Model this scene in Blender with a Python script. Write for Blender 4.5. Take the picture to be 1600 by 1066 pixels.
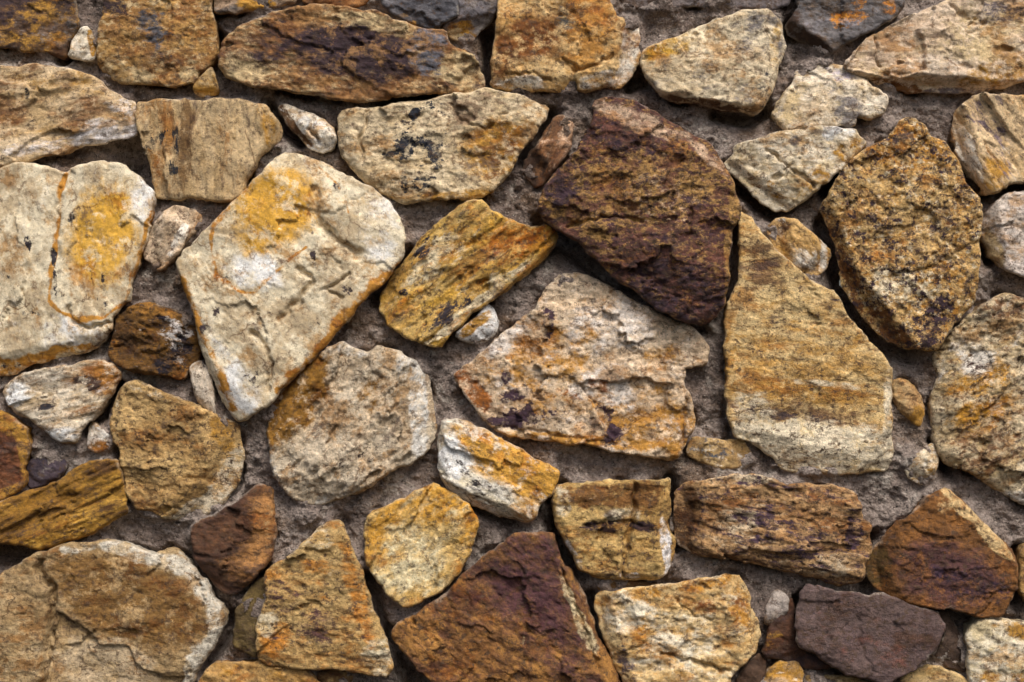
import bpy, math, random
import numpy as np

# ---------------------------------------------------------------- camera, sky, sun, exposure
scene = bpy.context.scene
for o in list(bpy.data.objects):
    bpy.data.objects.remove(o)
CX, CY, CZ = 800.0, 533.0, 1.20          # middle of the photographed patch of wall (mm), its height above ground (m)
DIST = 2600.0                            # camera to the mortar plane (mm)

cam_d = bpy.data.cameras.new('camera')
cam_d.sensor_width = 36.0
cam_d.lens = 36.0 * DIST / 1600.0
cam_d.clip_start, cam_d.clip_end = 0.05, 100.0
cam = bpy.data.objects.new('camera', cam_d)
scene.collection.objects.link(cam)
cam.location = (0.0, -DIST / 1000.0, CZ)
cam.rotation_euler = (math.radians(90), 0, 0)
scene.camera = cam

SUN_EL, SUN_AZ = 52.0, 20.0              # degrees; azimuth measured from straight in front of the wall to the right
world = bpy.data.worlds.new('World')
scene.world = world
world.use_nodes = True
wn = world.node_tree
wn.nodes.clear()
sky = wn.nodes.new('ShaderNodeTexSky')
sky.sky_type = 'NISHITA'
sky.sun_disc = False
sky.sun_elevation = math.radians(SUN_EL)
sky.sun_rotation = math.radians(180.0 - SUN_AZ)
sky.dust_density = 4.0
sky.air_density = 1.0
sky.ozone_density = 1.0
bg = wn.nodes.new('ShaderNodeBackground')
bg.inputs['Strength'].default_value = 0.07
wo = wn.nodes.new('ShaderNodeOutputWorld')
wn.links.new(sky.outputs[0], bg.inputs[0])
wn.links.new(bg.outputs[0], wo.inputs[0])

sun_d = bpy.data.lights.new('sun', 'SUN')
sun_d.energy = 1.5
sun_d.angle = math.radians(24)
sun_d.color = (1.0, 0.97, 0.93)
sun = bpy.data.objects.new('sun', sun_d)
scene.collection.objects.link(sun)
sun.rotation_euler = (math.radians(90.0 - SUN_EL), 0, math.radians(SUN_AZ))

scene.view_settings.view_transform = 'Standard'
scene.view_settings.look = 'None'
scene.view_settings.exposure = 1.03
scene.view_settings.gamma = 1.0
scene.view_settings.use_curve_mapping = False
scene.cycles.max_bounces = 4
scene.cycles.diffuse_bounces = 3
scene.cycles.glossy_bounces = 2
scene.cycles.use_denoising = True

# ---------------------------------------------------------------- noise helpers
_rng = np.random.default_rng(7)
_PERM = _rng.permutation(512)
_ANG = _rng.uniform(0, 2 * np.pi, 512)
_GX, _GY = np.cos(_ANG), np.sin(_ANG)

def perlin(x, y, seed=0):
    xi = np.floor(x).astype(np.int64); yi = np.floor(y).astype(np.int64)
    fx = x - xi; fy = y - yi
    u = fx * fx * fx * (fx * (fx * 6 - 15) + 10); v = fy * fy * fy * (fy * (fy * 6 - 15) + 10)
    def g(ix, iy, dx, dy):
        h = _PERM[(_PERM[(ix + seed * 17) & 511] + iy + seed * 31) & 511]
        return _GX[h] * dx + _GY[h] * dy
    a = g(xi, yi, fx, fy); b = g(xi + 1, yi, fx - 1, fy)
    c = g(xi, yi + 1, fx, fy - 1); d = g(xi + 1, yi + 1, fx - 1, fy - 1)
    return ((a * (1 - u) + b * u) * (1 - v) + (c * (1 - u) + d * u) * v) * 1.5

def fbm(x, y, octv=4, seed=0, gain=0.5, lac=2.03):
    s = 0.0; a = 1.0; n = 0.0
    for k in range(octv):
        s = s + a * perlin(x, y, seed + k * 5); n += a
        x = x * lac + 13.7; y = y * lac + 7.3; a *= gain
    return s / n * 1.35

def sstep(a, b, x):
    t = np.clip((x - a) / (b - a), 0, 1)
    return t * t * (3 - 2 * t)

def srgb(c):
    return tuple(((v / 255) / 12.92 if v <= 10.3 else ((v / 255 + 0.055) / 1.055) ** 2.4) for v in c)

# ---------------------------------------------------------------- polygon helpers
def rough_outline(poly, seed, amp=1.0, seg=6.0):
    p = np.array(poly, float)
    q = []
    n = len(p)
    for i in range(n):                                   # knock the corners off a little
        a, b, c = p[i - 1], p[i], p[(i + 1) % n]
        la, lc = np.linalg.norm(a - b), np.linalg.norm(c - b)
        ra, rc = min(0.25 * la, 3) / la, min(0.25 * lc, 3) / lc
        q += [b + (a - b) * ra, b + (c - b) * rc]
    q = np.array(q)
    out = []
    for i in range(len(q)):
        a, b = q[i], q[(i + 1) % len(q)]
        k = max(1, int(round(np.linalg.norm(b - a) / seg)))
        for j in range(k):
            out.append(a + (b - a) * j / k)
    out = np.array(out)
    tg = np.roll(out, -1, 0) - np.roll(out, 1, 0)
    nn = np.stack([tg[:, 1], -tg[:, 0]], 1) / (np.linalg.norm(tg, axis=1, keepdims=True) + 1e-9)
    area = np.dot(out[:, 0], np.roll(out[:, 1], -1)) - np.dot(out[:, 1], np.roll(out[:, 0], -1))
    out = out + nn * (2.2 if area > 0 else -2.2)
    x, y = out[:, 0], out[:, 1]
    dx = fbm(x / 30, y / 30, 2, seed) * 3.2 + perlin(x / 8, y / 8, seed + 3) * 2.0
    dy = fbm(x / 30, y / 30, 2, seed + 40) * 3.2 + perlin(x / 8, y / 8, seed + 43) * 2.0
    return out + np.stack([dx, dy], 1) * amp

def sdf(px, py, poly, chunk=60000):
    """signed distance (inside positive) and nearest point"""
    A = poly; B = np.roll(poly, -1, 0)
    d = B - A
    L2 = (d * d).sum(1) + 1e-9
    D = np.empty(len(px)); NX = np.empty(len(px)); NY = np.empty(len(px))
    for s in range(0, len(px), chunk):
        x = px[s:s + chunk, None]; y = py[s:s + chunk, None]
        t = np.clip(((x - A[:, 0]) * d[:, 0] + (y - A[:, 1]) * d[:, 1]) / L2, 0, 1)
        qx = A[:, 0] + t * d[:, 0]; qy = A[:, 1] + t * d[:, 1]
        r2 = (x - qx) ** 2 + (y - qy) ** 2
        k = r2.argmin(1); i = np.arange(len(k))
        c1 = (A[:, 1] > y) != (B[:, 1] > y)
        xs = A[:, 0] + (y - A[:, 1]) / np.where(np.abs(d[:, 1]) < 1e-9, 1e-9, d[:, 1]) * d[:, 0]
        ins = ((c1 & (x < xs)).sum(1) % 2) == 1
        D[s:s + chunk] = np.sqrt(r2[i, k]) * np.where(ins, 1, -1)
        NX[s:s + chunk] = qx[i, k]; NY[s:s + chunk] = qy[i, k]
    return D, NX, NY

def line_dist(px, py, pts):
    best = np.full(len(px), 1e9)
    for (x1, y1), (x2, y2) in zip(pts[:-1], pts[1:]):
        dx, dy = x2 - x1, y2 - y1
        t = np.clip(((px - x1) * dx + (py - y1) * dy) / (dx * dx + dy * dy + 1e-9), 0, 1)
        best = np.minimum(best, np.hypot(px - x1 - t * dx, py - y1 - t * dy))
    return best

def add_mesh(name, verts, quads, tri=None):
    me = bpy.data.meshes.new(name)
    nq = len(quads)
    me.vertices.add(len(verts)); me.loops.add(nq * 4); me.polygons.add(nq)
    me.vertices.foreach_set('co', np.ascontiguousarray(verts, dtype=np.float32).ravel())
    me.loops.foreach_set('vertex_index', np.ascontiguousarray(quads, dtype=np.int32).ravel())
    me.polygons.foreach_set('loop_start', np.arange(nq, dtype=np.int32) * 4)
    me.polygons.foreach_set('loop_total', np.full(nq, 4, dtype=np.int32))
    me.polygons.foreach_set('use_smooth', np.ones(nq, dtype=bool))
    me.update(calc_edges=True)
    return me

def attr_vec(me, name, v):
    a = me.attributes.new(name, 'FLOAT_VECTOR', 'POINT')
    a.data.foreach_set('vector', np.ascontiguousarray(v, dtype=np.float32).ravel())

def attr_col(me, name, v):
    a = me.attributes.new(name, 'FLOAT_COLOR', 'POINT')
    a.data.foreach_set('color', np.ascontiguousarray(v, dtype=np.float32).ravel())

# ---------------------------------------------------------------- materials
class NT:
    def __init__(self, nt): self.nt = nt
    def node(self, t, **kw):
        n = self.nt.nodes.new(t)
        for k, v in kw.items(): setattr(n, k, v)
        return n
    def link(self, a, b): self.nt.links.new(a, b)
    def put(self, sock, v):
        if hasattr(v, 'is_linked') or isinstance(v, bpy.types.NodeSocket): self.link(v, sock)
        else: sock.default_value = v
    def math(self, op, a, b=0.0, clamp=False):
        n = self.node('ShaderNodeMath', operation=op, use_clamp=clamp)
        self.put(n.inputs[0], a); self.put(n.inputs[1], b)
        return n.outputs[0]
    def noise(self, vec, scale, detail=5.0, rough=0.6, dist=0.0):
        n = self.node('ShaderNodeTexNoise')
        n.noise_dimensions = '3D'
        self.put(n.inputs['Vector'], vec); self.put(n.inputs['Scale'], scale)
        self.put(n.inputs['Detail'], detail); self.put(n.inputs['Roughness'], rough); self.put(n.inputs['Distortion'], dist)
        return n.outputs[0]
    def ramp(self, v, a, b, lo=0.0, hi=1.0, smooth=True):
        n = self.node('ShaderNodeMapRange')
        n.interpolation_type = 'SMOOTHSTEP' if smooth else 'LINEAR'
        self.put(n.inputs[0], v); self.put(n.inputs[1], a); self.put(n.inputs[2], b); self.put(n.inputs[3], lo); self.put(n.inputs[4], hi)
        return n.outputs[0]
    def mix(self, f, a, b, blend='MIX'):
        n = self.node('ShaderNodeMix', data_type='RGBA', blend_type=blend)
        self.put(n.inputs[0], f); self.put(n.inputs[6], a); self.put(n.inputs[7], b)
        return n.outputs[2]
    def shift(self, vec, off):
        n = self.node('ShaderNodeVectorMath', operation='ADD')
        self.link(vec, n.inputs[0]); n.inputs[1].default_value = off
        return n.outputs[0]

def stone_group():
    g = bpy.data.node_groups.new('weathered_sandstone', 'ShaderNodeTree')
    I = g.interface
    for s in ('A', 'B', 'C1', 'C2', 'C3', 'C4'):
        I.new_socket(s, in_out='INPUT', socket_type='NodeSocketColor')
    for s in ('S1', 'S2', 'S3', 'S4', 'F1', 'F2', 'F3', 'F4', 'Speckle', 'Bump', 'Roughness'):
        I.new_socket(s, in_out='INPUT', socket_type='NodeSocketFloat')
    I.new_socket('Shader', in_out='OUTPUT', socket_type='NodeSocketShader')
    t = NT(g)
    gi = t.node('NodeGroupInput').outputs; go = t.node('NodeGroupOutput')
    co = t.node('ShaderNodeAttribute', attribute_name='gco').outputs['Vector']
    fo = t.node('ShaderNodeAttribute', attribute_name='fco').outputs['Vector']
    pg = t.node('ShaderNodeAttribute', attribute_name='pig')
    sep = t.node('ShaderNodeSeparateColor'); t.link(pg.outputs['Color'], sep.inputs[0])
    ch = [sep.outputs[0], sep.outputs[1], sep.outputs[2], pg.outputs['Alpha']]
    n0 = t.noise(co, 2.0, 7, 0.72)
    c = t.mix(t.ramp(n0, 0.42, 0.58), gi['A'], gi['B'])
    for k in range(4):
        v = t.shift(co, (k * 7.1 + 3, k * 3.7, k * 5.3))
        n = t.noise(v, gi['S%d' % (k + 1)], 6, 0.75)
        a = t.math('MULTIPLY_ADD', t.math('SUBTRACT', n, 0.5), 1.9)
        a.node.inputs[2].default_value = 0.0
        t.link(ch[k], a.node.inputs[2])
        lo = t.math('SUBTRACT', 0.5, gi['F%d' % (k + 1)]); hi = t.math('ADD', 0.5, gi['F%d' % (k + 1)])
        c = t.mix(t.ramp(a, lo, hi), c, gi['C%d' % (k + 1)])
    # worn arrises: fresher, paler stone along knocked edges
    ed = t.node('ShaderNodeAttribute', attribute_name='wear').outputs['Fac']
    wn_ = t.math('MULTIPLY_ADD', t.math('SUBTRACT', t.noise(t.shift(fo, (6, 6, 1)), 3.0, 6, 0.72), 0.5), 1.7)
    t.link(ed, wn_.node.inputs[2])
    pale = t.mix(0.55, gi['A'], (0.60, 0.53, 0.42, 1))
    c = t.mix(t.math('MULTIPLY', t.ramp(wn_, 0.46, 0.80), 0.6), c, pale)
    st_ = t.noise(t.shift(co, (13, 2, 17)), 1.9, 6, 0.76)
    c = t.mix(t.math('MULTIPLY', t.ramp(st_, 0.51, 0.62), 0.85), c, (0.66, 0.46, 0.26, 1), 'MULTIPLY')
    ds = t.noise(t.shift(co, (31, 5, 9)), 1.7, 7, 0.77)
    c = t.mix(t.math('MULTIPLY', t.ramp(ds, 0.575, 0.66), 0.72), c, (0.085, 0.05, 0.04, 1))
    bl = t.noise(t.shift(fo, (4, 21, 3)), 2.6, 6, 0.76)
    c = t.mix(t.math('MULTIPLY', t.ramp(bl, 0.51, 0.62), 0.65), c, t.mix(1.0, gi['A'], (1.16, 1.14, 1.10, 1), 'MULTIPLY'))
    # grain of the sandstone: tonal mottling, mineral specks
    amp = gi['Speckle']
    def mult(c, n, k):
        m = t.math('MULTIPLY_ADD', t.math('SUBTRACT', n, 0.5), t.math('MULTIPLY', amp, k)); m.node.inputs[2].default_value = 1.0
        m = t.math('MAXIMUM', m, 0.25)
        comb = t.node('ShaderNodeCombineColor')
        for i in range(3): t.link(m, comb.inputs[i])
        return t.mix(1.0, c, comb.outputs[0], 'MULTIPLY')
    sp = t.noise(fo, 11.0, 6, 0.85)
    c = mult(c, t.noise(t.shift(co, (3, 11, 5)), 2.8, 6, 0.7), 3.5)
    c = mult(c, sp, 10.0)
    dk = t.noise(t.shift(fo, (9, 4, 2)), 9.0, 6, 0.8)
    c = t.mix(t.math('MULTIPLY', t.ramp(dk, 0.53, 0.61), t.math('MULTIPLY', amp, 2.5), clamp=True), c, (0.085, 0.048, 0.026, 1))
    # hairline veins and dirt filled cracks, only here and there
    dn = t.node('ShaderNodeTexNoise'); t.link(co, dn.inputs['Vector']); dn.inputs['Scale'].default_value = 4.0; dn.inputs['Detail'].default_value = 5.0
    dv = t.node('ShaderNodeVectorMath', operation='MULTIPLY_ADD')
    t.link(dn.outputs['Color'], dv.inputs[0]); dv.inputs[1].default_value = (0.55, 0.55, 0.55); t.link(co, dv.inputs[2])
    vo = t.node('ShaderNodeTexVoronoi', feature='DISTANCE_TO_EDGE'); t.link(dv.outputs[0], vo.inputs['Vector']); vo.inputs['Scale'].default_value = 1.5
    vein = t.math('MULTIPLY', t.ramp(vo.outputs['Distance'], 0.0, 0.035, 1.0, 0.0), t.ramp(t.noise(t.shift(co, (7, 7, 19)), 2.2, 4, 0.6), 0.50, 0.60))
    c = t.mix(t.math('MULTIPLY', vein, 0.8), c, (0.30, 0.22, 0.17, 1), 'MULTIPLY')
    b1 = t.noise(co, 11.0, 5, 0.74)
    b2 = t.noise(fo, 26.0, 4, 0.75)
    hgt = t.math('ADD', t.math('MULTIPLY', b1, 0.7), t.math('MULTIPLY', b2, 0.8))
    bp = t.node('ShaderNodeBump'); bp.inputs['Distance'].default_value = 0.008
    t.link(gi['Bump'], bp.inputs['Strength']); t.link(hgt, bp.inputs['Height'])
    bs = t.node('ShaderNodeBsdfPrincipled')
    t.link(c, bs.inputs['Base Color']); t.link(bp.outputs[0], bs.inputs['Normal'])
    rr = t.math('ADD', gi['Roughness'], t.math('MULTIPLY', t.math('SUBTRACT', sp, 0.5), 0.5), clamp=True)
    t.link(rr, bs.inputs['Roughness'])
    bs.inputs['Specular IOR Level'].default_value = 0.35
    t.link(bs.outputs[0], go.inputs[0])
    return g

GROUP = stone_group()

def stone_material(st):
    m = bpy.data.materials.new('sandstone')
    m.use_nodes = True
    t = NT(m.node_tree); m.node_tree.nodes.clear()
    n = t.node('ShaderNodeGroup'); n.node_tree = GROUP
    o = t.node('ShaderNodeOutputMaterial'); t.link(n.outputs[0], o.inputs[0])
    def setc(k, c):
        l = .3 * c[0] + .55 * c[1] + .15 * c[2]
        q = list(c); w = c[0] - c[2]
        q[1] += min(4, max(0, w - 60) * .04)
        q[2] += max(0, 3 - max(0, w - 40) * .1) if l > 120 else 0
        n.inputs[k].default_value = srgb(q) + (1,)
    setc('A', st['A']); setc('B', st['B'])
    for k in range(4):
        col, amt, sc, soft = st['layers'][k]
        setc('C%d' % (k + 1), col)
        n.inputs['S%d' % (k + 1)].default_value = sc
        n.inputs['F%d' % (k + 1)].default_value = soft * 1.25 + .02
    n.inputs['Speckle'].default_value = st['spk'] * 1.4
    n.inputs['Bump'].default_value = st['bump']
    n.inputs['Roughness'].default_value = st['rough']
    return m

def mortar_material():
    m = bpy.data.materials.new('sandy_mortar')
    m.use_nodes = True
    t = NT(m.node_tree); m.node_tree.nodes.clear()
    co = t.node('ShaderNodeAttribute', attribute_name='gco').outputs['Vector']
    c = t.mix(t.ramp(t.noise(co, 1.1, 5, 0.6), 0.36, 0.64), srgb((166, 151, 140)) + (1,), srgb((122, 106, 96)) + (1,))
    c = t.mix(t.math('MULTIPLY', t.ramp(t.noise(t.shift(co, (5, 2, 9)), 0.9, 5, 0.65), 0.52, 0.66), 0.6), c, srgb((124, 98, 72)) + (1,))
    c = t.mix(t.math('MULTIPLY', t.ramp(t.noise(t.shift(co, (15, 3, 2)), 1.6, 8, 0.72), 0.55, 0.64), 0.55), c, srgb((196, 186, 172)) + (1,))
    c = t.mix(t.math('MULTIPLY', t.ramp(t.noise(t.shift(co, (2, 13, 6)), 2.1, 8, 0.74), 0.53, 0.63), 0.6), c, srgb((84, 74, 68)) + (1,))
    sp = t.noise(co, 13, 6, 0.8)
    m_ = t.math('MULTIPLY_ADD', t.math('SUBTRACT', sp, 0.5), 3.4); m_.node.inputs[2].default_value = 1.0
    comb = t.node('ShaderNodeCombineColor')
    for i in range(3): t.link(m_, comb.inputs[i])
    c = t.mix(1.0, c, comb.outputs[0], 'MULTIPLY')
    vo = t.node('ShaderNodeTexVoronoi'); t.link(co, vo.inputs['Vector']); vo.inputs['Scale'].default_value = 22
    c = t.mix(t.math('MULTIPLY', t.ramp(t.noise(t.shift(co, (2, 7, 1)), 19, 3, 0.6), 0.60, 0.70), 0.75), c, srgb((196, 184, 170)) + (1,))
    c = t.mix(t.math('MULTIPLY', t.ramp(t.noise(t.shift(co, (8, 1, 4)), 17, 3, 0.6), 0.59, 0.68), 0.8), c, srgb((48, 42, 40)) + (1,))
    hgt = t.math('ADD', t.noise(co, 9, 8, 0.75), t.math('MULTIPLY', vo.outputs['Distance'], -0.35))
    bp = t.node('ShaderNodeBump'); bp.inputs['Distance'].default_value = 0.014; bp.inputs['Strength'].default_value = 0.9
    t.link(hgt, bp.inputs['Height'])
    bs = t.node('ShaderNodeBsdfPrincipled')
    t.link(c, bs.inputs['Base Color']); t.link(bp.outputs[0], bs.inputs['Normal'])
    bs.inputs['Roughness'].default_value = 0.92; bs.inputs['Specular IOR Level'].default_value = 0.2
    o = t.node('ShaderNodeOutputMaterial'); t.link(bs.outputs[0], o.inputs[0])
    return m

# ---------------------------------------------------------------- the stones: outlines in mm from the top left of the patch
CREAM = (212, 198, 170); PALE = (226, 216, 196); WHITE = (224, 221, 212); TAN = (186, 158, 114); SAND = (200, 174, 130)
OCHRE = (172, 124, 50); GOLD = (194, 146, 56); RUST = (116, 74, 34); BROWN = (92, 64, 36); UMBER = (64, 46, 34)
PURPLE = (80, 52, 58); DARK = (52, 38, 40); BLACK = (34, 34, 38); GREY = (126, 118, 112); SLATE = (84, 82, 86); PINK = (200, 168, 138)
STONES = []

def S(poly, label, A, B, layers=(), P=(), L=(), H=40, rim=18, tilt=(0, 0), cut=(), crack=(), step=(), g=0, an=1.6, rg=1.0,
      ter=3.0, er=14, edge=(), spk=0.22, bump=0.55, rough=0.8, auto=4, taper=0.25, name='stone'):
    ly = list(layers)
    while len(ly) < 4: ly.append(((0, 0, 0), -3.0, 4.0, 0.05))
    STONES.append(dict(poly=poly, label=label, A=A, B=B, layers=ly, P=P, L=L, H=H, rim=rim, tilt=tilt, cut=cut, crack=crack, step=step,
                       g=g, an=an, rg=rg, ter=ter, er=er, edge=edge, spk=spk, bump=bump, rough=rough, auto=auto, taper=taper, name=name))

#STONES_BEGIN
S([(-60,-40),(112,-40),(118,8),(120,22),(124,36),(121,46),(111,58),(106,72),(104,90),(66,83),(35,79),(0,73),(-60,68)],
  'dark umber stone with grey and rust blotches in the top left corner', BROWN, UMBER,
  [(GREY,.24,5,.1),(OCHRE,.42,5,.12),(DARK,.36,4,.15),(WHITE,.05,9,.05)],
  P=[(0,95,50,30,30,0,.35),(1,62,25,20,20,0,.5),(2,20,10,40,25,0,.3)], H=34, ter=5)
S([(132,45),(144,47),(147,62),(149,84),(146,96),(128,94),(109,89),(114,71)], 'small white triangular chip with an orange edge beside the dark umber stone',
  PALE, CREAM, [(OCHRE,.1,4,.1)], P=[(0,146,65,7,22,0,.8)], H=30, er=7, auto=2)
S([(168,-40),(333,-40),(332,5),(336,30),(340,60),(338,88),(332,104),(318,112),(308,128),(290,135),(243,134),(201,130),(174,122),(158,108),(153,90),(156,60),(163,24)],
  'golden brown blocky stone with dark pitting at the top edge', (168,128,72), (138,98,54),
  [(SAND,.38,7,.1),(RUST,.34,5,.12),(SLATE,.22,5,.08),(DARK,.2,6,.06)],
  P=[(2,245,40,22,30,0,.35),(3,180,15,25,20,0,.3),(0,200,118,45,16,0,.3),(0,300,122,12,12,0,.6)], H=48, rim=22, rg=1.3)
S([(331,106),(337,118),(343,134),(337,149),(315,150),(303,143),(306,132),(318,118)], 'tiny ochre wedge under the golden brown blocky stone', OCHRE, TAN,
  [(BROWN,.25,5,.1)], H=34, er=6, auto=1)
S([(345,82),(354,62),(385,40),(435,21),(494,11),(545,15),(590,24),(630,38),(660,50),(695,52),(704,74),(738,88),(751,108),(757,138),(735,146),(700,146),(660,148),(612,154),(564,160),(529,156),(477,146),(432,139),(395,137),(364,128),(350,108)],
  'long rust and purple stone with a blue grey patch near its right end', (152,112,68), (116,78,46),
  [(SAND,.38,6,.12),(RUST,.34,4,.15),((54,38,42),.3,2.6,.12),((104,102,108),-.1,6,.1)],
  P=[(2,560,85,90,40,8,.5),(2,430,60,25,25,0,.3),(3,668,85,34,46,0,.66),(0,728,115,28,28,0,.7),(0,590,42,55,12,12,.5),(0,385,110,40,18,10,.35),(1,450,40,30,20,0,.3),(3,600,-20,10,10,0,0)],
  H=62, rim=26, rg=1.5, an=2.0, g=6, taper=.5, tilt=(0,-.05))
S([(333,-40),(470,-40),(463,4),(432,12),(400,16),(370,20),(338,23)], 'grey tan stone cut off by the top edge above the long rust stone', (150,126,100), GREY,
  [(OCHRE,.3,4,.1)], H=36, P=[(0,400,8,30,8,0,.4)])
S([(470,-40),(580,-40),(576,0),(566,9),(546,14),(510,11),(474,4)], 'rusty stone showing as a thin strip at the top edge', (150,104,60), RUST,
  [(DARK,.3,4,.1)], H=34)
S([(590,-40),(712,-40),(714,0),(716,24),(692,40),(688,46),(660,44),(632,32),(610,18),(598,5)], 'dark slate grey stone at the top edge above the blue grey patch', SLATE, (66,64,68),
  [((110,106,108),.35,3,.12),(OCHRE,.12,5,.08)], H=44, rg=1.4, P=[(1,640,35,20,8,20,.35)])
S([(716,-40),(778,-40),(776,20),(758,40),(741,57),(723,63),(694,53),(694,40),(718,26),(716,0)], 'grey stone with an orange lower lip at the top edge', GREY, (104,98,100),
  [(OCHRE,.05,4,.15),(SAND,.1,5,.1)], P=[(0,722,50,30,14,-10,.7),(1,715,52,20,8,0,.5)], H=50, er=9, cut=[(694,42,760,22,.9)])
S([(780,-40),(940,-40),(950,5),(962,30),(982,32),(998,36),(1000,66),(999,90),(988,116),(971,135),(947,134),(920,142),(884,143),(858,139),(832,141),(797,140),(769,134),(771,97),(775,52),(779,0)],
  'big golden ochre block with a flaking cream lower edge at the top edge', (206,174,124), (186,142,84),
  [(PALE,.15,4,.12),((182,126,58),.34,3,.2),((118,70,26),.3,2.2,.18),((90,86,80),.1,4,.1)],
  P=[(2,830,62,48,32,-15,.45),(0,985,80,16,46,10,.6),(0,940,125,40,14,-15,.4),(0,815,132,45,10,0,.45),(2,785,95,15,30,0,.3),(3,885,30,22,22,0,.35),(1,910,45,50,50,0,.35)],
  H=54, rim=20, cut=[(966,30,958,110,.75),(958,110,800,124,.6)], rg=1.1, an=1.4, crack=[(2.5,4,[(880,95),(900,112),(930,105),(955,88)]),(2,3,[(790,120),(830,118),(860,128)])])
S([(962,-40),(1238,-40),(1234,6),(1200,14),(1150,12),(1090,8),(1040,14),(1005,12),(972,8)], 'mauve grey stone strip along the top edge over the mortar', (120,110,108), (98,90,90),
  [(RUST,.12,4,.08)], H=26, rg=1.2)
S([(1001,100),(1004,84),(1020,73),(1046,66),(1079,49),(1127,31),(1160,20),(1200,18),(1222,34),(1226,68),(1217,104),(1207,138),(1196,160),(1186,177),(1165,174),(1120,166),(1070,158),(1034,153),(1019,134),(1006,115)],
  'cream speckled stone with an ochre shoulder and a dark rust underside', (214,196,162), (196,172,134),
  [(GREY,.25,4,.12),(GOLD,.02,4,.2),(BROWN,.02,4,.15),((70,66,66),.18,9,.06)],
  P=[(1,1050,72,40,16,-25,.6),(1,1012,90,14,20,0,.35),(2,1100,164,75,8,8,.9),(0,1190,60,40,40,0,.25),(1,1212,60,10,50,10,.45),(0,1100,115,25,16,0,.3),(3,1195,140,14,30,0,.25)],
  H=56, rim=22, cut=[(1030,146,1180,168,1.6),(1188,25,1192,150,.6)], spk=.2, rg=1.1)
S([(1240,-40),(1405,-40),(1408,15),(1400,26),(1364,46),(1325,68),(1300,82),(1290,84),(1262,68),(1236,54),(1230,38),(1245,15)],
  'dark grey stone spotted with orange lichen at the top edge', (112,106,104), (90,86,86),
  [((200,128,40),.0,5,.08),((140,134,134),.3,5,.1),(UMBER,.0,4,.15)],
  P=[(0,1325,32,34,16,-12,.55),(0,1385,15,18,12,0,.5),(0,1340,5,14,10,0,.45),(2,1262,66,40,14,32,.8),(2,1240,40,14,25,0,.5)], H=52, cut=[(1236,36,1298,78,1.4)], rg=1.0)
S([(1316,102),(1330,88),(1354,62),(1402,37),(1451,15),(1480,4),(1500,-40),(1660,-40),(1660,110),(1600,126),(1562,138),(1534,143),(1475,146),(1423,142),(1380,136),(1352,124),(1330,112)],
  'large cream stone with a fracture step filling the top right corner', (214,194,168), (198,172,142),
  [(SAND,.35,2.5,.2),(OCHRE,.05,3.5,.15),((110,98,96),.18,5,.08),(RUST,.02,5,.1)],
  P=[(1,1550,118,70,16,-8,.5),(3,1400,135,60,8,8,.7),(3,1590,108,18,12,0,.5),(2,1570,20,50,25,0,.3),(3,1480,20,14,20,0,.3),(0,1540,60,80,50,0,.25),(2,1495,143,60,6,0,.5)],
  H=60, rim=20, cut=[(1340,112,1560,130,1.5)], step=[([(1316,110),(1352,60),(1450,12),(1455,22),(1432,52),(1440,70),(1437,112),(1400,125)],-9)],
  crack=[(2,4,[(1366,60),(1364,90),(1372,105)]),(2,3,[(1530,-10),(1525,30),(1510,45)]),(2,3,[(1480,10),(1500,30),(1535,38)])], spk=.16)
S([(1208,178),(1216,158),(1240,132),(1244,106),(1272,92),(1316,102),(1350,116),(1358,138),(1386,151),(1380,177),(1366,184),(1350,189),(1340,178),(1330,199),(1282,197),(1226,205),(1212,192)],
  'cream stone with a chipped right end below the dark grey lichen stone', (216,202,176), (204,180,144),
  [(SAND,.35,4,.15),(GREY,.28,6,.1),((176,166,172),.1,5,.1)], P=[(1,1320,180,25,25,0,.3),(2,1290,115,50,10,8,.35),(0,1225,170,18,30,30,.4)], H=50, rim=24, cut=[(1244,130,1350,136,.7)])
S([(1131,260),(1148,240),(1144,230),(1180,220),(1225,208),(1281,200),(1329,205),(1351,226),(1319,258),(1284,289),(1250,317),(1233,329),(1212,329),(1180,308),(1160,287)],
  'cream faceted stone with rusty edges pointing left beside the purple stone', (210,196,168), (194,172,132),
  [(OCHRE,.15,4.5,.12),(GREY,.2,5,.12),(WHITE,.2,5,.12),(RUST,.05,6,.08)],
  P=[(0,1325,235,25,25,0,.45),(0,1270,285,25,22,-40,.4),(0,1215,300,30,14,35,.3),(1,1240,222,14,8,0,.4),(2,1310,208,30,12,0,.4),(3,1190,290,40,10,40,.35)],
  H=62, rim=26, cut=[(1145,250,1235,318,.7),(1180,232,1250,280,.28)], crack=[(2.5,4,[(1195,236),(1230,262),(1270,292)]),(2,3,[(1205,285),(1235,258)])], taper=.5)
S([(1490,182),(1504,162),(1526,150),(1572,155),(1600,153),(1660,150),(1660,284),(1600,285),(1576,287),(1552,302),(1536,304),(1516,262),(1496,238),(1492,208)],
  'tan stone with slanting purple streaks cut off by the right edge', (206,178,138), (190,158,114),
  [(OCHRE,.25,4,.15),((104,88,96),.3,8,.08),(PALE,.2,6,.12)], P=[(2,1505,230,10,60,-22,.8),(0,1545,275,25,25,0,.4),(1,1545,200,20,60,-30,.14)],
  H=60, rim=22, g=52, an=3.5, cut=[(1508,165,1534,285,.9)], taper=.4)
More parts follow.
